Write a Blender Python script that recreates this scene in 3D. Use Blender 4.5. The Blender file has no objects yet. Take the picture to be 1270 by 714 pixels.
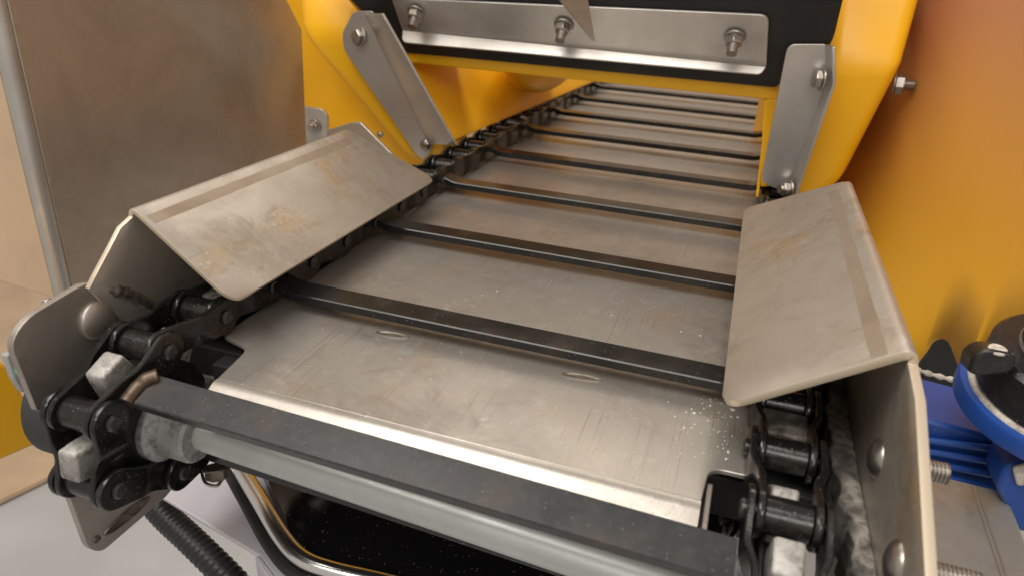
import bpy, bmesh, math, random
from mathutils import Vector as V, Matrix
random.seed(7)
C = bpy.context.scene.collection
sc = bpy.context.scene
MM = 0.001
# ------------------------------------------------------------ camera
FPX, YAW, PIT, ROL = 881.78, -0.29841, 0.43236, 0.05725
CAM = V((0, -386.64, 222.58))
fw = V((math.sin(YAW)*math.cos(PIT), math.cos(YAW)*math.cos(PIT), -math.sin(PIT)))
r0 = V((math.cos(YAW), -math.sin(YAW), 0)); u0 = r0.cross(fw)
rt = math.cos(ROL)*r0 + math.sin(ROL)*u0
up = -math.sin(ROL)*r0 + math.cos(ROL)*u0
cd = bpy.data.cameras.new("camera"); co = bpy.data.objects.new("camera", cd); C.objects.link(co)
cd.sensor_width = 36; cd.lens = FPX/1270*36; cd.clip_start = 0.02; cd.clip_end = 50
co.matrix_world = Matrix(((rt.x, up.x, -fw.x, CAM.x*MM), (rt.y, up.y, -fw.y, CAM.y*MM), (rt.z, up.z, -fw.z, CAM.z*MM), (0, 0, 0, 1)))
cd.dof.use_dof = True; cd.dof.focus_distance = 0.50; cd.dof.aperture_fstop = 9
sc.camera = co
# ------------------------------------------------------------ light
w = bpy.data.worlds.new("World"); sc.world = w; w.use_nodes = True
bg = w.node_tree.nodes["Background"]; bg.inputs[0].default_value = (1.0, 0.92, 0.84, 1); bg.inputs[1].default_value = 0.50
def area(name, loc, target, sx, sy, power, col=(1, 0.95, 0.88)):
    l = bpy.data.lights.new(name, 'AREA'); l.shape = 'RECTANGLE'; l.size = sx; l.size_y = sy; l.energy = power; l.color = col
    o = bpy.data.objects.new(name, l); C.objects.link(o); o.location = loc
    o.rotation_euler = (V(target)-V(loc)).to_track_quat('-Z', 'Y').to_euler()
    return o
area("ceiling_lamp", (-0.6, -0.65, 1.8), (-0.15, 0.05, 0), 1.7, 1.2, 41)
area("room_lamp", (0.5, -1.6, 1.2), (0, 0.2, 0), 0.6, 0.5, 9)
area("rear_fill", (-0.2, 1.5, 1.7), (-0.15, 0.8, 0), 0.9, 0.4, 22)  # unseen fill light added behind the hood to brighten the tunnel bed
sc.view_settings.view_transform = 'Standard'; sc.view_settings.look = 'None'
sc.view_settings.exposure = 0.0; sc.view_settings.gamma = 1
sc.render.engine = 'CYCLES'
sc.cycles.max_bounces = 8

def at(px, py, ax, v):
    """millimetre point where the sight line of a photo pixel crosses the plane axis=v"""
    d = fw + rt*((px-635)/FPX) - up*((py-357)/FPX)
    return CAM + d*((v-CAM[ax])/d[ax])
def atp(px, py, p, n):
    d = fw + rt*((px-635)/FPX) - up*((py-357)/FPX)
    p = V(p); n = V(n)
    return CAM + d*((p-CAM).dot(n)/d.dot(n))

# ------------------------------------------------------------ materials
class NT:
    def __init__(s, name):
        s.m = bpy.data.materials.new(name); s.m.use_nodes = True
        s.t = s.m.node_tree; s.b = s.t.nodes["Principled BSDF"]
        s.co = s.t.nodes.new("ShaderNodeTexCoord")
    def n(s, ty, **k):
        x = s.t.nodes.new("ShaderNode"+ty)
        for a, b in k.items(): setattr(x, a, b)
        return x
    def l(s, a, b): s.t.links.new(a, b)
    def map(s, sc_=(1, 1, 1), rot=(0, 0, 0), loc=(0, 0, 0)):
        m = s.n("Mapping"); m.inputs["Scale"].default_value = sc_; m.inputs["Rotation"].default_value = rot; m.inputs["Location"].default_value = loc
        s.l(s.co.outputs["Object"], m.inputs[0]); return m.outputs[0]
    def noise(s, scale, det=4, rough=.55, vec=None, dist=0):
        x = s.n("TexNoise"); x.inputs["Scale"].default_value = scale; x.inputs["Detail"].default_value = det; x.inputs["Roughness"].default_value = rough; x.inputs["Distortion"].default_value = dist
        s.l(vec if vec is not None else s.co.outputs["Object"], x.inputs["Vector"]); return x.outputs[0]
    def ramp(s, fac, a, b, va=0., vb=1.):
        r = s.n("MapRange"); r.inputs[1].default_value = a; r.inputs[2].default_value = b; r.inputs[3].default_value = va; r.inputs[4].default_value = vb
        s.l(fac, r.inputs[0]); return r.outputs[0]
    def mul(s, a, b):
        x = s.n("Math", operation='MULTIPLY')
        for i, q in enumerate((a, b)):
            if isinstance(q, (int, float)): x.inputs[i].default_value = q
            else: s.l(q, x.inputs[i])
        return x.outputs[0]
    def mix(s, fac, a, b):
        x = s.n("Mix", data_type='RGBA')
        if isinstance(fac, (int, float)): x.inputs[0].default_value = fac
        else: s.l(fac, x.inputs[0])
        for i, q in ((6, a), (7, b)):
            if isinstance(q, tuple): x.inputs[i].default_value = (*q, 1)
            else: s.l(q, x.inputs[i])
        return x.outputs[2]
    def dots(s, scale, size, keep=.5):
        """sparse crumbs: a voronoi cell's centre, only in part of the cells"""
        v = s.n("TexVoronoi"); v.inputs["Scale"].default_value = scale; s.l(s.co.outputs["Object"], v.inputs["Vector"])
        a = s.ramp(v.outputs["Distance"], size, size*.6)
        sp = s.n("SeparateColor"); s.l(v.outputs["Color"], sp.inputs[0])
        return s.mul(a, s.ramp(sp.outputs[0], keep, keep+.02))
    def bump(s, h, st, dist=.001):
        b = s.n("Bump"); b.inputs["Strength"].default_value = st; b.inputs["Distance"].default_value = dist
        s.l(h, b.inputs["Height"]); s.l(b.outputs[0], s.b.inputs["Normal"])
    def set(s, **k):
        for a, b in k.items():
            i = s.b.inputs[a.replace('_', ' ')]
            if isinstance(b, (int, float)): i.default_value = b
            elif isinstance(b, tuple): i.default_value = (*b, 1) if len(b) == 3 else b
            else: s.l(b, i)
        return s.m

def steel(name, col=(.50, .46, .41), dark=(.34, .30, .26), rough=(.32, .5), metal=.85, stain=0., grain=(60, 4, 60), scratch=0., residue=0., spots=.6, smudge=0.):
    t = NT(name)
    big = t.noise(9, 5, .6, dist=.6); fine = t.noise(14, 6, .65, t.map(grain))
    c = t.mix(t.ramp(big, .35, .68), col, dark)
    c = t.mix(t.mul(t.ramp(fine, .45, .7), .25), c, dark)
    if smudge:
        c = t.mix(t.mul(t.mul(t.ramp(t.noise(38, 8, .72, dist=1.2), .50, .66), t.ramp(t.noise(9, 3), .35, .6)), smudge), c, (.24, .19, .145))
        c = t.mix(t.mul(t.ramp(t.noise(52, 6, .7, t.map(loc=(2, 5, 1))), .56, .70), smudge*.6), c, (.62, .59, .55))
    if stain:
        c = t.mix(t.mul(t.ramp(t.noise(16, 5, .6), .56, .72), stain), c, (.50, .27, .05))
    if scratch:
        sv = t.noise(18, 2, .5, t.map((52, .55, 52), rot=(0, 0, .12)))
        msk = t.mul(t.ramp(sv, .63, .70), t.ramp(t.noise(13, 3), .42, .60))
        c = t.mix(t.mul(msk, scratch), c, (.25, .22, .185))
        sv2 = t.noise(16, 2, .5, t.map((.8, 70, 26), rot=(0, 0, .30), loc=(3, 1, 0)))
        c = t.mix(t.mul(t.mul(t.ramp(sv2, .68, .71), t.ramp(t.noise(11, 3), .5, .62)), scratch*.6), c, (.24, .20, .16))
    if residue:
        rs = t.mul(t.ramp(t.noise(160, 5, .7), .56, .68), t.ramp(t.noise(14, 3), .5, .66))
        c = t.mix(t.mul(rs, residue), c, (.72, .68, .62))
    c = t.mix(t.mul(t.dots(260, .15, .90), spots), c, (.85, .82, .76))
    t.bump(fine, .12, .0004)
    return t.set(Base_Color=c, Metallic=metal, Roughness=t.ramp(big, .3, .7, rough[0], rough[1]))

def black(name, base=(.012, .012, .013), rough=(.2, .42), specks=.5, dust=.0, brown=.3, bump=.35):
    t = NT(name)
    n = t.noise(30, 5, .6); f = t.noise(190, 5, .7)
    c = t.mix(t.mul(t.ramp(n, .52, .72), brown), base, (.060, .038, .022))
    if dust: c = t.mix(t.mul(t.ramp(f, .50, .72), dust), c, (.34, .30, .26))
    c = t.mix(t.mul(t.dots(520, .2, .88), specks), c, (.6, .56, .5))
    c = t.mix(t.mul(t.dots(200, .07, .9), specks), c, (.7, .67, .62))
    t.bump(f, bump, .0006)
    return t.set(Base_Color=c, Metallic=.0, Roughness=t.ramp(n, .35, .65, rough[0], rough[1]))

def plastic(name, col, rough=.35, var=.12, coat=.3, bump=.05, dirt=.0):
    t = NT(name)
    n = t.noise(5, 4); d = tuple(x*(1-var*2) for x in col)
    c = t.mix(t.ramp(n, .35, .7), col, d)
    if dirt: c = t.mix(t.mul(t.ramp(t.noise(28, 6, .7), .55, .75), dirt), c, (.12, .09, .05))
    t.bump(t.noise(320, 3), bump, .0004)
    return t.set(Base_Color=c, Roughness=t.ramp(t.noise(12), .3, .7, rough*.85, rough*1.25), Coat_Weight=coat, Coat_Roughness=.3)

def cast(name, col=(.42, .41, .39), dark=(.16, .15, .14), metal=.3, rough=.5):
    t = NT(name)
    f = t.noise(140, 6, .75); n = t.noise(35, 4)
    c = t.mix(t.ramp(f, .34, .56), dark, col); c = t.mix(t.mul(t.ramp(n, .55, .7), .6), c, dark)
    t.bump(f, .35, .0008)
    return t.set(Base_Color=c, Metallic=metal, Roughness=rough)

M = {}
M['deck'] = steel('brushed_deck_steel', (.45, .42, .38), (.34, .31, .28), (.25, .40), .62, stain=.22, scratch=.9, residue=.5, smudge=.45)
M['guard'] = steel('guard_steel', (.54, .49, .43), (.38, .335, .28), (.32, .52), .68, stain=.45, grain=(8, 60, 8), scratch=.22, residue=.4, smudge=.5)
M['guard_dull'] = steel('dull_side_steel', (.47, .43, .39), (.32, .28, .25), (.36, .5), .75, stain=.25, grain=(20, 20, 20), residue=.3, smudge=.5)
M['band'] = steel('ground_mark_steel', (.45, .38, .30), (.30, .23, .17), (.4, .55), .65, grain=(8, 240, 8), spots=0)
t = NT('amber_plastic_painted_shade'); M['amber'] = t.m
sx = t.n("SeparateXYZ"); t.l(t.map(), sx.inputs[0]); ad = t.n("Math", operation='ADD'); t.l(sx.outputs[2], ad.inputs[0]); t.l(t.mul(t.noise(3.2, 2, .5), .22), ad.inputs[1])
M['amber'] = t.set(Base_Color=t.mix(t.ramp(ad.outputs[0], -.32, .05), (.97, .49, .003), (.52, .22, .10)), Roughness=.5, Coat_Weight=.1, Coat_Roughness=.4)  # browner with height: shade and reflection on the upper wall put into the colour
M['dirty'] = NT('dirty_wear_strip')
t = M['dirty']; f = t.noise(110, 6, .75); g = t.noise(26, 3)
c = t.mix(t.mul(t.ramp(f, .38, .6), t.ramp(g, .40, .56)), (.06, .055, .05), (.33, .30, .26)); t.bump(f, .8, .001); M['dirty'] = t.set(Base_Color=c, Roughness=.6)
M['weldbead'] = steel('glossy_brown_weld', (.12, .08, .05), (.04, .028, .02), (.3, .45), .5, grain=(20, 90, 20), spots=.3)
M['weldring'] = cast('weld_ring', (.30, .26, .21), (.12, .10, .08), .6, .4)
M['edge'] = NT('cut_edge_steel').set(Base_Color=(.58, .49, .37), Metallic=.5, Roughness=.42)
M['panel'] = steel('panel_steel', (.57, .49, .41), (.42, .35, .28), (.30, .42), .68, stain=.12, grain=(6, 6, 6), scratch=.12, spots=.3, smudge=.2)
M['bracket'] = steel('bracket_steel', (.62, .59, .55), (.46, .43, .40), (.32, .46), .75, grain=(5, 5, 50), spots=.2)
M['bolt'] = steel('bolt_steel', (.55, .52, .48), (.25, .22, .19), (.25, .4), .95, grain=(5, 5, 5), spots=.2)
M['bar'] = black('black_bar_paint', (.010, .010, .0105), (.16, .28), specks=.4, brown=.3, bump=.06)
M['bar_worn'] = black('worn_bar_paint', (.026, .027, .029), (.24, .38), specks=.25, dust=.06, brown=.5, bump=.08)
M['chain'] = black('greasy_chain_black', (.009, .009, .009), (.10, .30), specks=.35, dust=.04, brown=.25, bump=.3)
M['pin'] = black('pin_steel', (.06, .06, .06), (.2, .35), specks=.3, dust=.3, brown=.2, bump=.5)
M['pin'].node_tree.nodes["Principled BSDF"].inputs["Metallic"].default_value = .6
M['cast'] = cast('zinc_cast_tooth', (.42, .405, .38), (.13, .12, .11))
M['collar'] = cast('collar_cast', (.34, .34, .33), (.12, .12, .12))
M['shaft'] = steel('shaft_steel', (.55, .58, .56), (.42, .43, .40), (.38, .5), .55, grain=(3, 40, 40), residue=.3, spots=.2)
M['weld'] = cast('weld_metal', (.20, .17, .14), (.04, .035, .03), .6, .4)
M['yellow'] = plastic('yellow_plastic', (.88, .46, .003), .42, .04, .06)
M['rubber'] = plastic('black_sheet', (.018, .018, .018), .55, .1, 0, .2)
M['rubber_soft'] = plastic('dark_grey_rubber', (.045, .045, .045), .6, .2, 0, .4)
M['blue'] = plastic('blue_machine_paint', (.005, .062, .33), .5, .1, .3, .2, dirt=.35)
M['residue'] = cast('dried_white_residue', (.62, .57, .50), (.30, .26, .22), 0, .8)
M['mblack'] = black('motor_black', (.012, .012, .012), (.25, .5), specks=.6, dust=.05, brown=.2, bump=.4)
M['hose'] = plastic('hose_black', (.02, .02, .021), .38, .1, .1, .05)
M['white'] = plastic('lilac_white_cover', (.62, .60, .66), .35, .05, .2)
M['floor'] = plastic('grey_floor', (.47, .48, .485), .45, .06, 0, .1)
M['beige'] = plastic('beige_board', (.60, .43, .28), .45, .12, 0, .1, dirt=.15)
M['chrome'] = NT('chrome').set(Base_Color=(.75, .74, .73), Metallic=1., Roughness=.22)
M['pit'] = black('black_gloss_bin', (.008, .008, .009), (.08, .16), specks=.7, brown=0, bump=.02)
M['ledbox'] = plastic('grey_box', (.33, .34, .34), .4, .05, 0)
l_ = NT('green_led'); M['led'] = l_.set(Base_Color=(.05, .8, .2), Emission_Color=(.05, 1., .25), Emission_Strength=2.5)

# ------------------------------------------------------------ mesh helpers (all in millimetres)
def tag(o, label=None, cat=None, group=None, kind=None):
    for k, v in (('label', label), ('category', cat), ('group', group), ('kind', kind)):
        if v: o[k] = v
    return o
def empty(name, label, cat, loc=(0, 0, 0), group=None):
    o = bpy.data.objects.new(name, None); C.objects.link(o); o.location = V(loc)*MM; o.empty_display_size = .02
    return tag(o, label, cat, group)
def build(name, bm, mat, parent=None, smooth=35, bevel=0, seg=2, loc=None):
    """bm is in mm, world coordinates; the object's origin moves to the mesh's centre"""
    bmesh.ops.recalc_face_normals(bm, faces=bm.faces)
    cs = [v.co for v in bm.verts]
    ctr = V([(min(c[i] for c in cs)+max(c[i] for c in cs))/2 for i in range(3)])
    bmesh.ops.translate(bm, verts=bm.verts, vec=-ctr); bmesh.ops.scale(bm, verts=bm.verts, vec=(MM, MM, MM))
    me = bpy.data.meshes.new(name); bm.to_mesh(me); bm.free()
    for p in me.polygons: p.use_smooth = True
    me.set_sharp_from_angle(angle=math.radians(smooth))
    me.materials.append(mat)
    o = bpy.data.objects.new(name, me); C.objects.link(o)
    wl = ctr*MM
    if parent is not None:
        o.parent = parent
        pl = V((0, 0, 0)); q = parent
        while q is not None: pl += q.location; q = q.parent
        wl = wl-pl
    o.location = wl
    if bevel:
        b = o.modifiers.new('bevel', 'BEVEL'); b.width = bevel*MM; b.segments = seg; b.limit_method = 'ANGLE'; b.angle_limit = math.radians(40)
    return o
def loft(bm, secs, cap=True, closed=True):
    rows = [[bm.verts.new(p) for p in s] for s in secs]
    n = len(secs[0])
    for a, b in zip(rows, rows[1:]):
        for i in range(n if closed else n-1):
            j = (i+1) % n
            bm.faces.new((a[i], a[j], b[j], b[i]))
    if cap:
        bm.faces.new(rows[0]); bm.faces.new(rows[-1])
def frame(d):
    d = V(d).normalized(); a = V((0, 0, 1)) if abs(d.z) < .9 else V((0, 1, 0))
    x = a.cross(d).normalized(); return x, d.cross(x), d
def cyl(bm, p, q, r, r2=None, n=24, ch=0):
    p, q = V(p), V(q); x, y, d = frame(q-p); L = (q-p).length; r2 = r if r2 is None else r2
    st = [(0, r-ch), (ch, r), (L-ch, r2), (L, r2-ch)] if ch else [(0, r), (L, r2)]
    loft(bm, [[p+d*t+(x*math.cos(2*math.pi*i/n)+y*math.sin(2*math.pi*i/n))*rr for i in range(n)] for t, rr in st])
def lathe(bm, p, d, prof, n=28, ph=0):
    p = V(p); x, y, d = frame(d)
    loft(bm, [[p+d*t+(x*math.cos(2*math.pi*i/n+ph)+y*math.sin(2*math.pi*i/n+ph))*max(rr, .01) for i in range(n)] for t, rr in prof])
def smooth_path(pts, k=8):
    P = [V(p) for p in pts]; P = [P[0]*2-P[1]]+P+[P[-1]*2-P[-2]]; out = []
    for i in range(1, len(P)-2):
        for j in range(k):
            t = j/k; a, b, c, d = P[i-1:i+3]
            out.append(.5*((2*b)+(c-a)*t+(2*a-5*b+4*c-d)*t*t+(3*b-a-3*c+d)*t**3))
    return out+[P[-2]]
def tube(bm, pts, rad, n=14, k=8):
    P = smooth_path(pts, k); secs = []
    x = frame(P[1]-P[0])[0]
    for i, p in enumerate(P):
        d = (P[min(i+1, len(P)-1)]-P[max(i-1, 0)]).normalized()
        x = (x-d*x.dot(d)).normalized(); y = d.cross(x); rr = rad(i/(len(P)-1), i) if callable(rad) else rad
        secs.append([p+(x*math.cos(2*math.pi*j/n)+y*math.sin(2*math.pi*j/n))*rr for j in range(n)])
    loft(bm, secs)
def round_poly(pts, rads, seg=5):
    """fillet the corners of a planar polygon (list of Vectors)"""
    n = len(pts); out = []
    for i, p in enumerate(pts):
        r = rads[i] if isinstance(rads, (list, tuple)) else rads
        if r <= 0: out.append(V(p)); continue
        a = (V(pts[i-1])-V(p)); b = (V(pts[(i+1) % n])-V(p)); r = min(r, a.length*.45, b.length*.45)
        A = V(p)+a.normalized()*r; B = V(p)+b.normalized()*r
        for j in range(seg+1):
            t = j/seg; out.append(A*(1-t)**2+V(p)*2*t*(1-t)+B*t*t)
    return out
def slab(bm, pts, off):
    """prism: polygon extruded by vector off"""
    off = V(off); a = [bm.verts.new(V(p)) for p in pts]; b = [bm.verts.new(V(p)+off) for p in pts]; n = len(pts)
    bm.faces.new(a); bm.faces.new(b[::-1])
    for i in range(n): bm.faces.new((a[i], a[(i+1) % n], b[(i+1) % n], b[i]))
def box(bm, c, s, rot=None):
    c = V(c); h = V(s)/2; vs = []
    for dx, dy, dz in ((-1, -1, -1), (1, -1, -1), (1, 1, -1), (-1, 1, -1), (-1, -1, 1), (1, -1, 1), (1, 1, 1), (-1, 1, 1)):
        p = V((dx*h.x, dy*h.y, dz*h.z)); p = rot @ p if rot else p; vs.append(bm.verts.new(c+p))
    for f in ((0, 1, 2, 3), (7, 6, 5, 4), (0, 4, 5, 1), (1, 5, 6, 2), (2, 6, 7, 3), (3, 7, 4, 0)): bm.faces.new([vs[i] for i in f])
def nb(): return bmesh.new()
def hexbolt(parent, p, d, r=8, h=6, washer=True, thread=0, name='bolt', mat='bolt', ph=.2):
    """hex head or nut with washer seated at p, axis d pointing out; optional threaded end"""
    p = V(p); x, y, d = frame(d)
    bm = nb()
    w_ = 1.8 if washer else 0
    if washer: lathe(bm, p, d, [(0, r*1.32), (w_*.8, r*1.32), (w_, r*1.22)], 28)
    lathe(bm, p+d*w_, d, [(0, r*.98), (.6, r*1.06), (h-1.2, r*1.06), (h, r*.86)], 6, ph)
    o = build(name, bm, M[mat], parent, 30, .5)
    if thread:
        bm = nb(); prof = []; t = 0
        while t < thread: prof += [(t, r*.62), (t+.55, r*.52), (t+1.1, r*.62)]; t += 1.25
        prof.append((t, r*.4)); lathe(bm, p+d*(w_+h-1), d, prof, 20)
        build('thread', bm, M[mat], o, 60)
    return o
def dome(parent, p, d, r=11, h=6, name='carriage_bolt', mat='bolt'):
    bm = nb(); prof = [(0, r), (.8, r)]+[(.8+h*math.sin(a), r*math.cos(a)) for a in [i*math.pi/2/8 for i in range(1, 9)]]
    lathe(bm, p, d, prof, 32); return build(name, bm, M[mat], parent, 40)

# ============================================================ SETTING
FZ = -800
bm = nb(); slab(bm, [(-4000, -3000, FZ), (4000, -3000, FZ), (4000, 5000, FZ), (-4000, 5000, FZ)], (0, 0, -20))
tag(build('floor', bm, M['floor']), kind='structure')
# beige raised floor board whose front edge crosses the left of the picture
bm = nb(); a, b = at(-60, 655, 2, FZ+4), at(160, 547, 2, FZ+4); dv = (b-a).normalized(); nv = V((-dv.y, dv.x, 0))
slab(bm, [a-dv*300, b+dv*900, b+dv*900+nv*1500, a-dv*300+nv*1500], (0, 0, 12))
tag(build('floor_board', bm, M['beige'], bevel=2), kind='structure')
# room wall far behind
bm = nb(); slab(bm, [(-3000, 2600, FZ), (3000, 2600, FZ), (3000, 2600, 1800), (-3000, 2600, 1800)], (0, 60, 0))
tag(build('wall', bm, M['beige']), kind='structure')

# ============================================================ DECK
DZ = -14.6
dk = empty('conveyor_deck', 'scratched stainless steel slider bed running up under the black flight bars', 'conveyor bed', (-130, 300, DZ))
out = [(-305, 1400), (-305, -48), (-278, -56), (-272, -93), (13.5, -93), (15.5, -64), (40, -64), (40, 1400)]
pl = round_poly([V((x, y, DZ)) for x, y in out], [0, 6, 8, 0, 0, 9, 2, 0])
bm = nb(); slab(bm, pl, (0, 0, -3))
build('bed_plate', bm, M['deck'], dk, bevel=.6)
bm = nb(); secs = []
for i in range(7):
    a = math.radians(29*i/6); secs.append((-93-12*math.sin(a), DZ-12*(1-math.cos(a)), a))
ya, za, aa = secs[-1]; secs.append((ya-15*math.cos(aa), za-15*math.sin(aa), aa))
loft(bm, [[V((-272, y, z)), V((13.5, y, z)), V((13.5, y+2.8*math.sin(a), z-3*math.cos(a))), V((-272, y+2.8*math.sin(a), z-3*math.cos(a)))] for y, z, a in secs])
build('nose_lip', bm, M['deck'], dk, 30)
# down-turned cheeks inside the two sprocket notches
for x0, x1 in ((15.5, 18.5),):
    bm = nb(); slab(bm, round_poly([V((x0, y, z)) for y, z in ((-70, DZ-4), (-140, DZ-14), (-140, DZ-60), (-70, DZ-60))], 4), (3, 0, 0))
    build('notch_cheek', bm, M['guard_dull'], dk, bevel=.5)
bm = nb(); slab(bm, [V((x, y, -24)) for x, y in ((-345, -52), (-262, -52), (-262, -66), (6, -66), (6, -58), (76, -58), (76, 1400), (-345, 1400))], (0, 0, -26)); build('dark_gap_fill', bm, M['rubber'], dk, bevel=1)  # black block added to stand in for the shade around the chains
for x0, x1 in ((-300, -262), (6, 14)):
    bm = nb(); slab(bm, [V((x0, -66, -26)), V((x1, -66, -26)), V((x1, -52, -26)), V((x0, -52, -26))], (0, 0, -70)); build('notch_shade_backing', bm, M['rubber'], dk, bevel=1)  # black backing standing in for the shaded depth of the notches
def plug_weld(px, py, L, W, ang):
    c = at(px, py, 2, DZ); ca, sa = math.cos(ang), math.sin(ang)
    bm = nb(); n = 32
    def ring(rx, ry, z): return [V((c.x+ca*rx*math.cos(t)-sa*ry*math.sin(t), c.y+sa*rx*math.cos(t)+ca*ry*math.sin(t), z)) for t in [2*math.pi*i/n for i in range(n)]]
    loft(bm, [ring(L, W, DZ+.05), ring(L*.97, W*.9, DZ+.75), ring(L*.86, W*.7, DZ+.75), ring(L*.8, W*.6, DZ+.25), ring(L*.2, W*.2, DZ+.35)])
    build('plug_weld', bm, M['weldring'], dk, 60)
plug_weld(487, 415, 12, 3.6, .10); plug_weld(722, 467.5, 13.5, 3.6, .08)
# small weld crumbs and residue
sb = nb(); rnd = random.Random(11)
for k in range(240):
    px, py = (rnd.gauss(885, 30), rnd.gauss(520, 26)) if k < 130 else (rnd.uniform(330, 900), rnd.uniform(230, 560))
    p = at(px, py, 2, DZ+.1)
    if p.x > 30 or p.x < -268 or p.y < -88 or (p.x > 12 and p.y < -60): continue
    q = bmesh.new(); bmesh.ops.create_icosphere(q, subdivisions=1, radius=1)
    r_ = rnd.uniform(.15, .55) if k % 12 else rnd.uniform(.6, 1.0)
    bmesh.ops.scale(q, verts=q.verts, vec=(r_*rnd.uniform(.8, 1.8), r_*rnd.uniform(.8, 1.8), r_*.5)); bmesh.ops.translate(q, verts=q.verts, vec=p)
    me_ = bpy.data.meshes.new('t'); q.to_mesh(me_); q.free(); sb.from_mesh(me_); bpy.data.meshes.remove(me_)
cr = build('crumbs', sb, M['residue'], None, 60); tag(cr, 'tiny pale crumbs scattered over the steel slider bed', 'debris', None, 'stuff')

# ============================================================ FLIGHT BARS
P = 152.4
XL, XR = -318, 52            # chain centre lines
def bar_mesh(y0, z0, tilt, skew, mat, hook=1):
    """flat bar, its ends cranked up to the chains; y0,z0 = front top edge"""
    Wd, T = 21.3, 6.5
    bm = nb(); secs = []
    xs = [-322, -316, -310, -305, -300, -295, -290, -285, -280, -274, -266, -200, -133, -66, 0, 8, 13, 18, 23, 28, 33, 38, 44, 50]
    for x in xs:
        e = max(0, min(1, (-282-x)/22)) if x < -130 else max(0, min(1, (x-20)/20))
        lift = 5*(e*e*(3-2*e))*hook
        if not hook: x = max(-291, min(x, 30))+(x+133)*.002
        yy = y0+skew*(x+130); cs = []
        for (dy, dz) in ((.8, 0), (Wd-.8, 0), (Wd, -.8), (Wd, -T+.8), (Wd-.8, -T), (.8, -T), (0, -T+.8), (0, -.8)):
            cs.append(V((x, yy+dy*math.cos(tilt)-dz*math.sin(tilt), z0+lift+dy*math.sin(tilt)+dz*math.cos(tilt))))
        secs.append(cs)
    loft(bm, secs); return bm
ordw = ['front black flight bar lying over the shaft at the conveyor nose, worn and dusty',
        'second black flight bar from the front, just above the two plug welds',
        'third black flight bar from the front, its left end at the flap edge',
        'fourth flight bar from the front, starting at the far tip of the left flap',
        'fifth flight bar, first one wholly behind the left flap, level with the strut foot',
        'sixth flight bar, lying inside the mouth of the yellow tunnel',
        'seventh flight bar, inside the yellow tunnel', 'eighth flight bar, deep in the yellow tunnel',
        'ninth flight bar, last one seen clearly under the yellow header', 'tenth flight bar, farthest one just below the yellow header edge']
for i in range(10):
    if i == 0: bm = bar_mesh(-141, -10, math.radians(19), -.027, None, 0)
    else: bm = bar_mesh((i-1)*P, 0, 0, 0, None)
    o = build('flight_bar', bm, M['bar_worn'] if i == 0 else M['bar'], None, 40)
    if i == 0:
        bm = nb(); tube(bm, [V((-290, -118, -3)), V((-294, -122, -4)), V((-297, -128, -8)), V((-297, -136, -12))], lambda t, k: 4.6*(1+.03*math.sin(k*.9)), 14, 8)
        build('end_weld', bm, M['weldbead'], o, 60)
    tag(o, ordw[i], 'flight bar', 'black flight bars of the conveyor')

# ============================================================ CHAINS
CY, CZ, R6 = -105, -50, 50.8
def pins(dz):
    L = []
    for k in range(26, -3, -1): L.append((50.8*k+2.8, dz))       # far to near
    L = [p for p in L if p[0] > -60]
    for a in (83, 143): L.append((CY+R6*math.cos(math.radians(a)), CZ+dz+R6*math.sin(math.radians(a))))
    L += [(CY-46, CZ+dz-12), (CY+1, CZ+dz-35)]
    for k in range(1, 5): L.append((L[-1][0]+50.6, CZ+dz-37-k))
    return L
def sidebar(bm, p, q, xa, xb, th=3.6):
    """one cranked side plate from pin p to pin q; xa, xb = its x at either end"""
    p, q = V((0, *p)), V((0, *q)); d = (q-p).normalized(); L = (q-p).length; nrm = V((0, -d.z, d.y)); secs = []
    R = 12.2
    st = [-R*math.cos(a) for a in [i*math.pi/2/6 for i in range(0, 6)]]+[0, 4, 8, 12, 16, 20, 24, L-24, L-20, L-16, L-12, L-8, L-4, L]+[L+R*math.sin(a) for a in [i*math.pi/2/6 for i in range(1, 7)]]
    for s in sorted(set(round(v, 3) for v in st)):
        if s < 0: h = math.sqrt(max(R*R-s*s, .6))
        elif s > L: h = math.sqrt(max(R*R-(s-L)**2, .6))
        else: h = R-2.6*math.sin(math.pi*s/L)**1.3
        e = max(0, min(1, (s-L*.34)/(L*.32))); e = e*e*(3-2*e); x = xa+(xb-xa)*e
        c = V((x, p.y, p.z))+d*s; cs = []
        for sx, sn in ((-1, -1), (-1, 1), (1, 1), (1, -1)):
            t2 = th/2
            if sx*sn < 0: cs += [c+V((sx*t2, 0, 0))+nrm*sn*(h-.7), c+V((sx*(t2-.7), 0, 0))+nrm*sn*h][:: (1 if sx < 0 else 1)]
            else: cs += [c+V((sx*(t2-.7), 0, 0))+nrm*sn*h, c+V((sx*t2, 0, 0))+nrm*sn*(h-.7)]
        # order the section round
        ctr = sum(cs, V())/8
        cs.sort(key=lambda v: math.atan2((v-ctr).dot(nrm), (v-ctr).x))
        secs.append(cs)
    loft(bm, secs)
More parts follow.
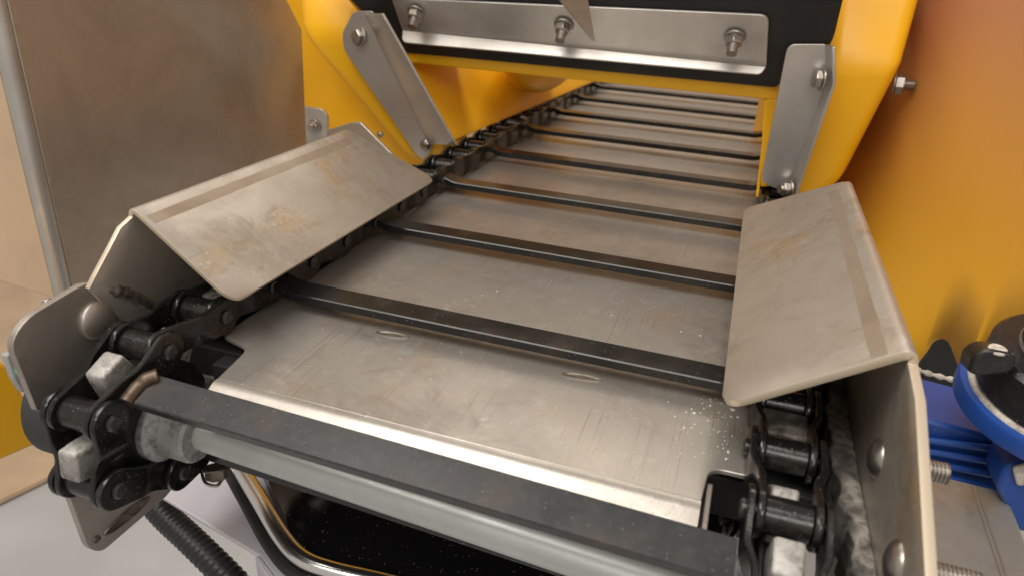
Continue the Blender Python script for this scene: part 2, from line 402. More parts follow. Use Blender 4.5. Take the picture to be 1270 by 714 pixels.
def chain(xc, dz, label, side):
    PL = pins(dz)
    root = empty('drive_chain', label, 'chain', (xc, 0, dz), 'drive chains along both sides of the conveyor')
    for i, (a, b) in enumerate(zip(PL, PL[1:])):
        bm = nb()
        for s in (-1, 1): sidebar(bm, a, b, xc+s*17.2, xc+s*12.6)
        lk = build('link', bm, M['chain'], root, 35)
        bm = nb(); cyl(bm, (xc-11, *b), (xc+11, *b), 9.2, ch=.8, n=32)
        build('roller', bm, M['chain'], lk, 35)
        if i >= len(PL)-12 and a[0] < 20 and a[0] > -20:
            bm = nb(); box(bm, (xc, (a[0]+b[0])/2, a[1]+2), (26, 24, 5)); build('cross_plate', bm, M['dirty'], lk, bevel=1.5)
        if a[0] < 320:
            bm = nb(); e = 21.5
            lathe(bm, (xc-e, *a), (1, 0, 0), [(0, 3.6), (.9, 4.9), (2.2, 4.9), (2.3, 4.2), (2*e-2.3, 4.2), (2*e-2.2, 4.9), (2*e-.9, 4.9), (2*e, 3.6)], 20)
            build('pin', bm, M['pin'], lk, 30)
    return root
chain(XL, 0, 'greasy black roller chain on the left, wrapping the nose beside the round collar', -1)
chain(XR, -8, 'greasy black roller chain on the right, under the right-hand flap', 1)

# ============================================================ SHAFT + SPROCKETS
sh = empty('drive_shaft', 'pale grey round shaft with toothed sprockets below the front flight bar', 'shaft', (-133, CY, CZ))
bm = nb(); cyl(bm, (-296, CY+2, CZ+1), (30, CY-6, CZ-9), 10.2, n=40)
build('rod', bm, M['shaft'], sh)
for xc, dz, sgn in ((XL, 0, 1), (XR, -8, -1)):
    c = V((xc, CY, CZ+dz)); bm = nb()
    lathe(bm, c-V((9, 0, 0)), (1, 0, 0), [(0, 30), (1, 33), (17, 33), (18, 30)], 36)
    sp = build('sprocket', bm, M['chain'], sh, 30)
    bm = nb(); lathe(bm, c+V((sgn*8, 0, 0)), (sgn, 0, 0), [(0, 39), (.5, 41), (2, 41), (2.5, 39)], 48); build('side_flange', bm, M['chain'], sp, 30)
    for k in (0, 1, 2, 5):
        a = math.radians(53+60*k); e = V((0, math.cos(a), math.sin(a))); t = V((0, -math.sin(a), math.cos(a))); X = V((1, 0, 0))
        bm = nb(); secs = []
        for rr, hw, hx in ((30, 12, 7), (44, 10.5, 7), (50, 10, 7), (57, 9, 6.8), (58, 8, 5.8)):
            ch = 1.2
            secs.append([c+e*rr+t*tt+X*xx for tt, xx in ((-hw+ch, -hx), (hw-ch, -hx), (hw, -hx+ch), (hw, hx-ch), (hw-ch, hx), (-hw+ch, hx), (-hw, hx-ch), (-hw, -hx+ch))])
        loft(bm, secs); build('tooth', bm, M['cast'], sp, 40, .8)
    bm = nb(); x0 = xc+sgn*13
    lathe(bm, c+V((sgn*9, 0, 0)), (sgn, 0, 0), [(0, 22), (6, 22), (9, 18.5), (12, 17.5), (28, 17.5), (30, 16), (30.5, 11)], 40)
    build('collar', bm, M['collar'], sh, 30)

# ============================================================ CHAIN GUARDS
def sheet(name, rows, th, mat, parent, side=1, rim=False):
    """rows: list of polylines (same count) = grid of the sheet's upper surface"""
    bm = nb(); g = [[bm.verts.new(p) for p in r] for r in rows]
    for a, b in zip(g, g[1:]):
        for i in range(len(a)-1): bm.faces.new((a[i], a[i+1], b[i+1], b[i]))
    o = build(name, bm, mat, parent, 40)
    s = o.modifiers.new('solid', 'SOLIDIFY'); s.thickness = th*MM; s.offset = side; s.use_even_offset = True
    if rim: o.data.materials.append(M['edge']); s.material_offset_rim = 1
    b = o.modifiers.new('bevel', 'BEVEL'); b.width = .6*MM; b.segments = 2; b.angle_limit = math.radians(50)
    return o
def guard(sgn, I, Rg, xw, yfI, yfR, ybI, ybR, wall_front, wall_back, label, wall_rows):
    """I, Rg: (x,z) of inner edge and ridge; wall drops from the ridge to x=xw"""
    root = empty('chain_guard', label, 'guard plate', (Rg[0], 0, Rg[1]), 'bent steel guard plates over the chains')
    I2 = V((I[0], I[1])); R2 = V((Rg[0], Rg[1])); L = (R2-I2).length; d = (R2-I2).normalized()
    rows = []
    def row(x, z, y0, y1, n=14): return [V((x, y0+(y1-y0)*k/n, z)) for k in range(n+1)]
    rc = 13; N = 10
    for k in range(N+1):               # rounded inner corners
        t = rc*(1-math.cos(math.pi/2*k/N)) ; u = t/L
        ins = rc-math.sqrt(max(rc*rc-(rc-t)**2, 0))
        p = I2+d*t; rows.append(row(p.x, p.y, yfI+(yfR-yfI)*u+ins*.8, ybI+(ybR-ybI)*u-ins*.8))
    for k in range(1, 9):
        u = rc/L+(1-rc/L-6/L)*k/8; p = I2+(R2-I2)*u; rows.append(row(p.x, p.y, yfI+(yfR-yfI)*u, ybI+(ybR-ybI)*u))
    # bend
    pe = R2-d*6; dn = V((xw-Rg[0], -60)).normalized(); pf = R2+dn*6
    for k in range(1, 7):
        t = k/6; p = pe*(1-t)**2+R2*2*t*(1-t)+pf*t*t
        rows.append(row(p.x, p.y, yfR, ybR))
    for (z, yf, yb) in wall_rows:
        t = (Rg[1]-z)/60; x = Rg[0]+(xw-Rg[0])*min(t, 1); rows.append(row(x, z, yf, yb))
    o = sheet('bent_sheet', rows, 4.2 if sgn > 0 else 3.2, M['guard'], root, 0, True)
    # brown ground line near the ridge
    a = I2+(R2-I2)*.80; b = I2+(R2-I2)*.885; nrm = V((-d.y, d.x)); nrm = nrm if nrm.y > 0 else -nrm
    off = nrm*((2.1 if sgn > 0 else 1.6)+.12)
    bm = nb(); n = 24; rr = []
    for k in range(n+1):
        y = yfR+3+(ybR-yfR-14)*k/n; j = random.uniform(-.15, .15); q1 = a+off+d*j; q2 = b+off+d*random.uniform(-.3, .3)
        rr.append([V((q1.x, y, q1.y)), V((q2.x, y, q2.y)), V((q2.x, y, q2.y))-V((nrm.x, 0, nrm.y))*.3, V((q1.x, y, q1.y))-V((nrm.x, 0, nrm.y))*.3])
    loft(bm, rr); build('ground_line', bm, M['band'], root, 60)
    return root
# LEFT
gl = guard(-1, (-279, 20), (-348, 72), -352, -63, -63, 241, 192, None, None,
           'left bent steel guard, its side plate carrying one dome bolt',
           [(62, -73, 192), (50, -84.5, 192), (40, -94.5, 192), (33, -101, 192), (15, -90, 192), (-5, -75, 192), (-20, -60, 192)])
sp_ = [(-100, 35), (-138, 30.5), (-151, 21), (-146.5, -26), (-95, -42), (-134, -56), (-143, -66), (-138, -138), (-130, -149), (-66, -149), (30, -60), (30, -10)]
bm = nb(); slab(bm, round_poly([V((-353.5, y, z)) for y, z in sp_], [3, 10, 8, 2, 8, 10, 6, 8, 6, 10, 0, 0]), (-4.5, 0, 0))
spl = build('side_plate', bm, M['guard_dull'], gl, bevel=.8)
dome(gl, at(120, 396, 0, -353.5), (1, 0, 0), 12.5, 4.6, mat='guard_dull')
hexbolt(gl, at(66, 380, 0, -358), (-1, 0, 0), 4.5, 4, name='nut')
# weld beads on the left plate
def weld(parent, pts, r, name='weld_bead'):
    bm = nb(); Pp = smooth_path(pts, 14); n = len(Pp)
    tube(bm, pts, lambda t, i: r*(1+.05*math.sin(i*.9))*min(1, .5+4*t, .5+4*(1-t)), 12, 14)
    return build(name, bm, M['weld'], parent, 60)
weld(gl, [at(x, y, 0, -352) for x, y in ((130, 358), (150, 362), (175, 373), (196, 388), (212, 402))], 4.6)
for k in range(26):
    p = at(random.gauss(150, 18), random.gauss(358, 6), 0, -353); bm = nb(); bmesh.ops.create_icosphere(bm, subdivisions=2, radius=random.uniform(.5, 1.3)); bmesh.ops.translate(bm, verts=bm.verts, vec=p)
    if k == 0: sb = nb()
    me_ = bpy.data.meshes.new('t'); bm.to_mesh(me_); bm.free(); sb.from_mesh(me_); bpy.data.meshes.remove(me_)
build('weld_spatter', sb, M['weld'], gl, 60)
# slot weld low on the plate
def slot_ring(parent, p, q, w_, x, name='slot_weld'):
    p, q = V(p), V(q); c = (p+q)/2; d = (q-p)/2; nrm = V((0, -d.z, d.y)).normalized(); n = 36; bm = nb()
    def ring(f, g, dx): return [c+d*f*math.cos(t)+nrm*w_*g*math.sin(t)+V((dx, 0, 0)) for t in [2*math.pi*i/n for i in range(n)]]
    loft(bm, [ring(1, 1, .05), ring(.97, .9, 1.1), ring(.9, .72, 1.2), ring(.86, .6, .5), ring(.2, .1, .7)])
    build(name, bm, M['weld'], parent, 60)
slot_ring(gl, at(128, 663, 0, -353.5), at(186, 615, 0, -353.5), 4.5, 0)
slot_ring(gl, at(115, 671, 0, -353.5), at(124, 665, 0, -353.5), 2.6, 0)
# white dust patch
def blob(parent, c, r, axes, mat, name, n=26, h=.8, seed=0, wob=.3):
    rnd = random.Random(seed); a, b, nn = [V(v) for v in axes]; ph = [rnd.uniform(0, 6.28) for _ in range(4)]
    def rad(t): return r*(1+wob*(math.sin(2*t+ph[0])*.5+math.sin(3*t+ph[1])*.4+math.sin(7*t+ph[2])*.25+math.sin(11*t+ph[3])*.2))
    bm = nb(); loft(bm, [[V(c)+(a*math.cos(t)+b*math.sin(t))*rad(t)*f+nn*hh for t in [2*math.pi*i/n for i in range(n)]] for f, hh in ((1, .03), (.93, h*.5), (.6, h), (.1, h*.8))])
    return build(name, bm, mat, parent, 60)
blob(gl, at(199, 355, 0, -352), 6.5, ((0, 1, 0), (0, .15, 1), (1, 0, 0)), M['residue'], 'dust_patch', seed=3)
# RIGHT
gr = guard(1, (16, 20), (92, 72), 93, -60, -63, 290, 238, None, None,
           'right bent steel guard with two dome rivets on its tall wall',
           [(62, -88, 238), (50, -114, 238), (30, -158, 238), (15, -190, 238), (-30, -195, 238), (-90, -195, 238)])
dome(gr, (93, -62, 12), (-1, 0, 0), 10.5, 6); dome(gr, (93, -128, 7), (-1, 0, 0), 10.5, 6)
for y, z in ((-62, 12), (-128, 7)):
    bm = nb(); prof = []; t = 0
    while t < 24: prof += [(t, 5.2), (t+.7, 4.3), (t+1.4, 5.2)]; t += 1.7
    lathe(bm, (96, y, z), (1, 0, 0), prof, 22); build('threaded_stud', bm, M['bolt'], gr, 60)
# wear strip with dried residue between chain and wall
rnd = random.Random(5); pts = [(91, -190), (91, 120)]+[(79+rnd.uniform(-2.5, 2.5)+(4 if y < -70 else 0), y) for y in range(120, -191, -9)]
bm = nb(); slab(bm, [V((x, y, -13)) for x, y in pts], (0, 0, -30)); build('wear_strip', bm, M['dirty'], gr, bevel=1.5)

# black nose disc outboard of the left plate
nd = empty('nose_disc', 'dark rubber disc peeking out behind the left side plate', 'disc', (-370, CY, CZ))
bm = nb(); lathe(bm, (-359, CY+3, CZ), (-1, 0, 0), [(0, 34), (2, 37), (22, 37), (24, 34)], 48); build('rim', bm, M['rubber_soft'], nd)
bm = nb(); lathe(bm, (-383, CY+3, CZ), (-1, 0, 0), [(0, 16), (8, 15), (9, 12)], 28); build('hub', bm, M['collar'], nd)

# ============================================================ HOOD
HY = 430
hd = empty('tunnel_hood', 'yellow moulded plastic tunnel hood straddling the conveyor with a black front sheet', 'machine hood', (-150, HY, 0))
def quadslab(name, pts, off, mat, parent, rad=0, bevel=1.5):
    bm = nb(); slab(bm, round_poly([V(p) for p in pts], rad) if rad else [V(p) for p in pts], off); return build(name, bm, mat, parent, 35, bevel, 3)
# sloping front (overhangs towards the viewer)
SL = .7
def fp(px, py, lift=0):     # point on the sloping front plane
    return atp(px, py, (0, HY-lift, 117), (0, 1, SL))
fn = V((0, -1, -SL)).normalized()
quadslab('header', [(-408, HY, 101.5), (30, HY, 101.5), (30, HY, 117), (-408, HY, 117)], (0, 28, 0), M['yellow'], hd)
top = 240
quadslab('upper_front', [(-430, HY+3, 117.5), (28, HY+3, 117.5), (40, HY+3-SL*(top-117), top), (-500, HY+3-SL*(top-117), top)], (0, 28, 0), M['yellow'], hd)
quadslab('reflection_blocker', [(-400, 344, top), (40, 344, top), (50, 344, 760), (-410, 344, 760)], (0, 28, 0), M['bracket'], hd)  # unseen sheet added overhead to block reflections in the bed and flap
quadslab('black_sheet', [fp(500, 62), fp(962, 105), fp(1031, 58), fp(1052, -30), fp(410, -30), fp(440, 0)], fn*5, M['rubber'], hd, [10, 3, 20, 0, 0, 10], .8)
# funnel side walls inside the tunnel
def wallgrid(name, f0, f1, b0, b1, mat, off, bulge=0):
    rows = []; n = 16
    for i in range(n+1):
        u = i/n; r = []
        for j in range(n+1):
            v = j/n; p = (V(f0)*(1-v)+V(f1)*v)*(1-u)+(V(b0)*(1-v)+V(b1)*v)*u
            p.x += bulge*math.sin(math.pi*u)*math.sin(math.pi*v); r.append(p)
        rows.append(r)
    o = sheet(name, rows, 3, mat, hd, 1); return o
w0, w1 = at(553, 196, 1, HY-6), at(738, 101.5, 2, 15)
wallgrid('inner_wall', (w0.x, HY-6, 10), (-418, HY, 117), (w1.x+3, w1.y+60, 15), (w1.x-30, w1.y+60, 112), M['yellow'], 8)
wallgrid('inner_wall', (28, HY, -5), (18, HY, 117), (40, 1250, -5), (40, 1250, 112), M['yellow'], 8)
bm = nb(); slab(bm, [(-420, HY+20, 118), (70, HY+20, 118), (70, 560, 118), (-420, 560, 118)], (0, 0, 6)); build('roof', bm, M['yellow'], hd)
bm = nb(); slab(bm, [(62, 500, -120), (112, 500, -120), (112, 500, 190), (62, 500, 190)], (0, 900, 0)); build('reflection_flank', bm, M['yellow'], hd, bevel=5)  # hidden hood side, added for its yellow reflection in the right wall
# moulded swelling on the left inner wall
bm = nb(); bmesh.ops.create_uvsphere(bm, u_segments=40, v_segments=24, radius=1)
bmesh.ops.scale(bm, verts=bm.verts, vec=(46, 130, 50)); bmesh.ops.translate(bm, verts=bm.verts, vec=(-306, 700, 90))
build('moulded_swelling', bm, M['yellow'], hd, 60)
# legs
def leg(pts_low, pts_up, back=70):
    """pts_low starts and ends on the break line; pts_up runs on from its end back to its start"""
    A = [atp(x, y, (0, HY, 8), (0, 1, .16)) for x, y in pts_low]
    zb = (A[0].z+A[-1].z)/2
    B = [atp(x, y, (0, HY-.16*(zb-8), zb), (0, 1, -.55)) for x, y in pts_up]
    bm = nb(); f = [bm.verts.new(p) for p in A+B]; g = [bm.verts.new(p+V((0, back, 0))) for p in A+B]; a = len(A); n = len(f)
    for q in (f, g): bm.faces.new(q[:a]); bm.faces.new([q[a-1]]+q[a:]+[q[0]])
    for k in range(n): bm.faces.new((f[k], f[(k+1) % n], g[(k+1) % n], g[k]))
    o = build('leg', bm, M['yellow'], hd, 60, 13, 6); o.modifiers['bevel'].angle_limit = math.radians(20)
leg([(371, 42), (497, 190), (515, 205), (540, 200), (572, 198), (441, 44)], [(444, -30), (366, -30)])
leg([(1027, 78), (966, 250), (1000, 262), (1044, 226), (1119, 82)], [(1150, -30), (1040, -30)])
# inner jamb strip right of the opening
quadslab('jamb', [at(947, 124, 1, HY), at(990, 124, 1, HY), at(960, 232, 1, HY), at(943, 232, 1, HY)], (0, 30, 0), M['yellow'], hd)
# long angle bracket on the black sheet with three nuts
ab = empty('x', None, None); bpy.data.objects.remove(ab)
pu = [fp(478, -30, 0), fp(958, -30), fp(955, 20), fp(950, 78), fp(500, 33)]
bm = nb(); slab(bm, round_poly([p+fn*6 for p in (fp(489, -8), fp(955, 12), fp(952, 76), fp(502, 31))], [4, 9, 0, 0]), fn*3)
angb = build('angle_bracket', bm, M['bracket'], hd, 35, .8)
c0, c1 = fp(502, 31)+fn*7.5, fp(952, 76)+fn*7.5
dn = V((0, -.45, -1)).normalized()
f0, f1 = atp(498, 53, c0, dn.cross(V((1, 0, 0)))), atp(944, 93, c0, dn.cross(V((1, 0, 0))))
bm = nb(); slab(bm, round_poly([c0, c1, f1, f0], [0, 0, 9, 9]), V((0, -1, .45)).normalized()*-3)
build('flange', bm, M['bracket'], angb, 35, .8)
for k, (px, py) in enumerate(((520, 8), (702, 24), (913, 38))):
    p = fp(px, py)+fn*9; ax = V((.0, -.62, -.78))
    hexbolt(angb, p, ax, 8.2, 8, True, 11, 'nut', ph=.3*k)
A, B, Cc = fp(738, 46)+fn*9, fp(727, -20)+fn*9, atp(676, -20, fp(700, 0)+fn*46, fn)
bm = nb(); slab(bm, [A, B, Cc], (2.5, 0, 0)); build('gusset', bm, M['bracket'], angb, 35, .5)

# left strut bracket (angle section running down to the chain)
def sp_(px, py, lift=0):     # point on the plane of a strut, leaning forward like the leg behind it
    return atp(px, py, (0, HY-14-lift, 8), (0, 1, .19))
def strut_left():
    A = [sp_(x, y) for x, y in ((424, 42), (438, 14), (462, 14), (478, 48), (532, 168), (534, 188), (524, 199), (516, 192), (426, 62))]
    bm = nb(); slab(bm, round_poly(A, [6, 7, 3, 0, 0, 5, 4, 6, 6]), (0, 3, 0)); o = build('strut_bracket', bm, M['bracket'], hd, 35, .7)
    rows = []
    for t in [i/12 for i in range(13)]:
        c = sp_(452+(531-452)*t, 18+(178-18)*t); e = sp_(474+(566-474)*t, 18+(181-18)*t, 26)
        rows.append([c, c*.9+e*.1+V((0, -1.2, 0)), c*.5+e*.5+V((0, -1.5, 0)), e])
    sheet('fold', rows, 3, M['bracket'], o, 1)
    hexbolt(o, sp_(446, 46, .5), (-.35, -1, .1), 8.2, 6, True, 0)
    hexbolt(o, sp_(530, 179, 1), (-.2, -1, .1), 6.6, 6, True, 3)
strut_left()
def strut_right():
    A = [sp_(x, y) for x, y in ((977, 55), (1026, 55), (1028, 100), (980, 240), (966, 236), (943, 226))]
    bm = nb(); slab(bm, round_poly(A, [8, 4, 0, 4, 0, 8]), (0, 3, 0)); o = build('strut_bracket', bm, M['bracket'], hd, 35, .7)
    A = [sp_(x, y) for x, y in ((1023, 56), (1024, 100), (978, 236))]
    rows = [[p, p+V((3, -5, 0)), p+V((5, -22, 0))] for p in (A[0], A[1], A[1]*.5+A[2]*.5, A[2])]
    sheet('fold', rows, 3, M['bracket'], o, 1)
    hexbolt(o, sp_(1020, 99, 12), (-1, -.25, 0), 8.4, 7, True, 0)
    hexbolt(o, sp_(979, 235, 12), (-1, -.5, 0), 7.4, 7, True, 3)
strut_right()
hexbolt(hd, at(1108, 104, 1, HY+25), (1, -.15, .02), 9.5, 9, True, 9, 'nut')

# ============================================================ LEFT BACKGROUND
PX = -520
sp2 = empty('steel_side_panel', 'tall brownish stainless sheet wall at upper left with a rolled front edge', 'panel', (PX, 200, 0))
a = [at(345, -20, 0, PX), at(374, 36, 0, PX), at(376, 200, 0, PX)]
bm = nb(); slab(bm, [V((PX, 24, -220)), V((PX, 24, 520)), V((PX, 370, 520)), V((PX, a[0].y, a[0].z)), V((PX, a[1].y, a[1].z)), V((PX, a[2].y, -220))], (-4, 0, 0))
build('sheet', bm, M['panel'], sp2, bevel=.6)
bm = nb(); tube(bm, [V((PX-7, 20, -220)), V((PX-7, 20, 100)), V((PX-7, 20, 520))], 7, 18, 4); build('rolled_edge', bm, M['bracket'], sp2)
bp = empty('beige_board_panel', 'beige board panel at the left edge, beside the rolled steel edge', 'panel', (-800, 30, 0))
bm = nb(); slab(bm, [(-1300, 26, -12), (-536, 26, -70), (-536, 26, 560), (-1300, 26, 560)], (0, 14, 0)); build('board', bm, M['beige'], bp, bevel=1)
bm = nb(); tube(bm, [V((-540, 22, -68)), V((-540, 22, 200)), V((-540, 22, 560))], 1.6, 8, 4); build('trim_line', bm, M['band'], bp)
# yellow panel behind, between sheet and hood leg
yp = empty('yellow_back_panel', 'flat yellow panel between the brown steel sheet and the left hood leg', 'panel', (-560, 520, 0))
bm = nb(); slab(bm, [(-900, 520, -260), (-395, 520, -260), (-395, 520, 60), (-520, 520, 240), (-900, 520, 240)], (0, 12, 0)); build('sheet', bm, M['yellow'], yp, bevel=2)
mb = empty('mounting_tab', 'small grey steel tab with one nut beside the brown steel sheet', 'bracket', (-540, 400, 20))
bm = nb(); slab(bm, round_poly([at(x, y, 1, 470) for x, y in ((376, 132), (400, 136), (406, 144), (406, 180), (376, 185))], [0, 5, 3, 0, 0]), (0, 4, 0)); build('tab', bm, M['bracket'], mb, bevel=.5)
hexbolt(mb, at(390, 157, 1, 469), (0, -1, 0), 7.5, 6, True, 4)
rp = empty('brown_rear_plate', 'brown steel plate tip behind the far corner of the left guard flap', 'plate', (-400, 300, 0))
bm = nb(); slab(bm, [at(x, y, 1, 330) for x, y in ((405, 162), (436, 152), (447, 152), (500, 205), (500, 240), (405, 240))], (0, 4, 0)); build('plate', bm, M['panel'], rp, bevel=1)
hexbolt(rp, at(473, 167, 1, 405), (-.3, -1, 0), 4, 4, False, 2, 'screw')
# yellow body and LED box at the left edge
yb = empty('yellow_body_corner', 'yellow plastic body corner at the left edge below the beige board', 'machine body', (-470, -90, -60))
XB = -450
bm = nb(); slab(bm, round_poly([at(x, y, 0, XB) for x, y in ((-80, 440), (6, 448), (20, 470), (60, 545), (-80, 606))], [0, 6, 8, 8, 0]), (-60, 0, 0)); build('shell', bm, M['yellow'], yb, bevel=4)
lb = empty('sensor_box', 'small grey sensor box with a lit green light behind the left side plate', 'sensor', (-400, -100, -30))
bm = nb(); slab(bm, round_poly([at(x, y, 0, -385) for x, y in ((8, 440), (26, 434), (40, 470), (30, 488), (18, 470))], 2), (-5, 0, 0)); build('case', bm, M['ledbox'], lb, bevel=1)
bm = nb(); lathe(bm, at(23.5, 459, 0, -384.6), (1, 0, 0), [(0, 1.5), (.8, 1.4), (1.1, .8)], 16); build('light', bm, M['led'], lb)

# ============================================================ RIGHT BACKGROUND
yw = empty('smooth_side_wall', 'large smooth wall filling the right of the picture, amber, with shade and reflection painted in as brown above', 'machine wall', (300, 330, 0))
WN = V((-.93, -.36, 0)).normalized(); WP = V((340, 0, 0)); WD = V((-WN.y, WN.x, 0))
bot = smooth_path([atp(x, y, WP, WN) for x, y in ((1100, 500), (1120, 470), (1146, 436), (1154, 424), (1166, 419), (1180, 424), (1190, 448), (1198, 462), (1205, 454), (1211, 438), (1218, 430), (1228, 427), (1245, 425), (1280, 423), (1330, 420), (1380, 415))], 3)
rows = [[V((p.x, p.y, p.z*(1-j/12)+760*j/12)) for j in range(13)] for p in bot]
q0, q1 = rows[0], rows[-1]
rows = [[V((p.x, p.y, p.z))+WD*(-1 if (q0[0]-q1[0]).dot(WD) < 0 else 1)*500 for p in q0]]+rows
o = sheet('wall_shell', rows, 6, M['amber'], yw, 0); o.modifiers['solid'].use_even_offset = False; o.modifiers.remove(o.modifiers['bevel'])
# gear motor
gm = empty('gear_motor', 'blue painted gear motor with black bearing parts and white residue at the right edge', 'motor', (200, 40, -60))
GY = 60
n_ = V((0, 1, 0))
def gp(x, y, Y=GY): return at(x, y, 1, Y)
bm = nb(); slab(bm, [gp(1120, 512, 70), gp(1290, 558, 70), gp(1290, 640, 70), gp(1120, 585, 70)], (0, 60, 0)); hs = build('housing', bm, M['blue'], gm, bevel=3)
for k in range(4):
    bm = nb(); a, b = gp(1125, 542+k*13, 66), gp(1262, 560+k*17, 66); cyl(bm, a, b, 2.4, n=10); build('rib', bm, M['blue'], hs)
def ringarc(px, py, rx, w0, w1, Y0, dep, mat, name, parent, a0=0, a1=360):
    pass
fc = gp(1322, 486, 60); ax = V((0, -.2, .98)).normalized()
def disc(name, mat, c, prof, parent=gm, n=64):
    bm = nb(); lathe(bm, c, ax, prof, n); return build(name, bm, mat, parent, 30)
disc('flange', M['blue'], fc-ax*26, [(8, 46), (10, 55), (20, 55.5), (22, 54.5), (22.4, 46)])
disc('residue_rim', M['residue'], fc-ax*3.7, [(0, 50.5), (1.4, 50), (1.5, 44)])
disc('bearing', M['mblack'], fc-ax*3, [(0, 45), (3, 48), (26, 47), (29, 44), (29.5, 33)])
disc('bearing_cap', M['mblack'], fc+ax*22, [(0, 33), (34, 33), (36, 31), (60, 30)])
disc('seal_ring', M['bolt'], fc+ax*27, [(0, 33.6), (1.2, 33.9), (2, 33.4)])
bm = nb(); slab(bm, round_poly([gp(x, y, 30) for x, y in ((1201, 462), (1206, 442), (1224, 432), (1256, 438), (1262, 446), (1256, 462), (1215, 466))], 5), (0, 20, -4)); blk = build('lug', bm, M['mblack'], gm, bevel=2, seg=4)
bm = nb(); lathe(bm, gp(1237, 434, 34), (0, -.2, .98), [(0, 5), (1, 4.8), (1.3, 3)], 24); build('lug_cap', bm, M['residue'], blk)
bm = nb(); slab(bm, round_poly([gp(x, y, 520) for x, y in ((1080, 400), (1300, 400), (1290, 600), (1080, 600))], 3), (0, 60, -50)); build('dark_hole_backing', bm, M['mblack'], gm, bevel=3)  # black slab added in place of the shaded hole behind the wall cutout
bm = nb(); slab(bm, round_poly([gp(x, y, 240) for x, y in ((1110, 456), (1160, 466), (1210, 476), (1300, 490), (1300, 560), (1110, 560))], 3), (0, 30, -40)); build('cross_beam', bm, M['mblack'], gm, bevel=3)
bm = nb(); tube(bm, [gp(x, y, 238) for x, y in ((1120, 452), (1150, 462), (1180, 470), (1202, 474))], lambda t, i: 2.2+.8*math.sin(i*1.7), 8, 8); build('residue_line', bm, M['residue'], gm)
bm = nb(); slab(bm, round_poly([gp(x, y, 30) for x, y in ((1236, 606), (1246, 578), (1290, 568), (1290, 660), (1262, 660))], 5), (0, 30, 0)); ft = build('foot', bm, M['blue'], gm, bevel=3)
bm = nb(); slab(bm, round_poly([gp(x, y, 26) for x, y in ((1256, 580), (1290, 572), (1290, 596), (1262, 604))], 3), (0, 3, 0)); build('residue_pad', bm, M['residue'], ft, bevel=1)
# steel box below motor
sb2 = empty('steel_cover_box', 'satin steel cover box with two dark score lines at the lower right corner', 'cover', (170, -60, -40))
TZ = -60
q = [at(x, y, 2, TZ) for x, y in ((1140, 582), (1180, 592), (1236, 606), (1252, 618), (1300, 740), (1100, 760))]
bm = nb(); slab(bm, round_poly(q, [0, 0, 8, 8, 0, 0]), (0, 0, -60)); build('top', bm, M['guard'], sb2, bevel=2)
for e in (0, 6):
    bm = nb(); a, b = at(1205+e, 602, 2, TZ+.3), at(1248+e, 730, 2, TZ+.3); dv = (b-a).normalized(); sv = V((dv.y, -dv.x, 0))*.55
    slab(bm, [a-sv, b-sv, b+sv, a+sv], (0, 0, .2)); build('score_line', bm, M['band'], sb2)

# ============================================================ BELOW
# white cover
wc = empty('white_cover', 'lilac white sheet cover below the nose, left of the chrome tube', 'cover', (-300, -20, -180))
WZ = -190
w_ = [at(x, y, 2, WZ) for x, y in ((205, 570), (330, 570), (440, 760), (310, 650), (235, 612))]
bm = nb(); slab(bm, [at(x, y, 2, WZ) for x, y in ((190, 560), (420, 560), (520, 790), (400, 790), (322, 688), (196, 612))], (0, 0, -4)); build('sheet', bm, M['white'], wc, bevel=1)
bm = nb(); slab(bm, [at(x, y, 2, WZ+.5) for x, y in ((322, 688), (400, 790), (380, 790), (316, 690))], (0, 0, -120)); build('fold', bm, M['white'], wc, bevel=1)
hexbolt(wc, at(308, 629, 2, WZ), (0, 0, 1), 3.2, 3, False, 0, 'screw')
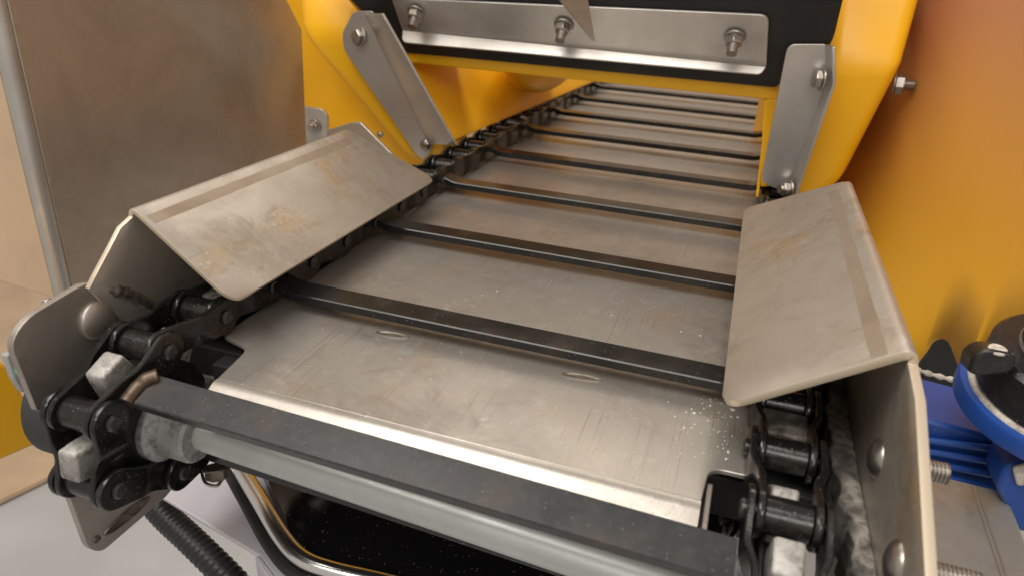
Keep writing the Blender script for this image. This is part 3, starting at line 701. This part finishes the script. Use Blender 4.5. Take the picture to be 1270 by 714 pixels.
# black bin with chrome rim
bn = empty('collecting_bin', 'glossy black dusty collecting bin with bent chrome rim tube under the nose', 'bin', (-130, -80, -170))
BZ = -170
rim = [(300, 585), (322, 622), (350, 668), (375, 694), (410, 708), (470, 722), (560, 745), (700, 780)]
bm = nb(); tube(bm, [at(x, y, 2, BZ) for x, y in rim], 7.2, 20, 8); build('chrome_rim', bm, M['chrome'], bn)
rim2 = [(280, 582), (302, 622), (332, 676), (362, 710), (410, 732), (470, 752), (560, 775)]
bm = nb(); tube(bm, [at(x, y, 2, BZ-3) for x, y in rim2], 3.8, 12, 8); build('gasket', bm, M['rubber'], bn)
bm = nb(); slab(bm, [at(x, y, 2, BZ-4) for x, y in ((318, 560), (360, 660), (400, 700), (480, 716), (700, 775), (900, 830), (900, 560))], (0, 0, -60)); build('black_pan', bm, M['pit'], bn, bevel=1)
# conveyor front crossbar under the nose (black strip below the shaft)
ug = empty('nose_crossbar', 'dark square crossbar right behind and below the round shaft', 'crossbar', (-130, -90, -80))
bm = nb(); loft(bm, [[V((x, y-4-(x+300)*.02, z-(x+300)*.02)) for y, z in ((-86, -62), (-76, -62), (-76, -84), (-86, -84))] for x in (-305, 30)]); build('bar', bm, M['bar'], ug, bevel=1)
# spiral hose
hz = empty('corrugated_hose', 'black corrugated hose hanging down below the left side plate', 'hose', (-320, -90, -150))
hp = [at(165, 590, 2, -205), at(200, 634, 2, -215), at(240, 672, 2, -225), at(290, 722, 2, -235), at(340, 780, 2, -250)]
bm = nb(); tube(bm, hp, lambda t, i: 10.2+(1.3 if i % 4 < 2 else -.8), 18, 36); build('hose', bm, M['hose'], hz, 80)
# rusty nut hanging under the collar
rn = empty('hanging_nut', 'rusty brown nut with wire loop hanging below the round collar', 'nut', (-260, -80, -90))
hexbolt(rn, at(268, 578, 2, -92), (.2, -.3, -1), 7, 7, True, 0, 'nut', 'weld')
bm = nb(); tube(bm, [at(x, y, 2, -100) for x, y in ((250, 585), (255, 598), (268, 602), (276, 594))], 1.1, 8, 8); build('wire_loop', bm, M['bolt'], rn)
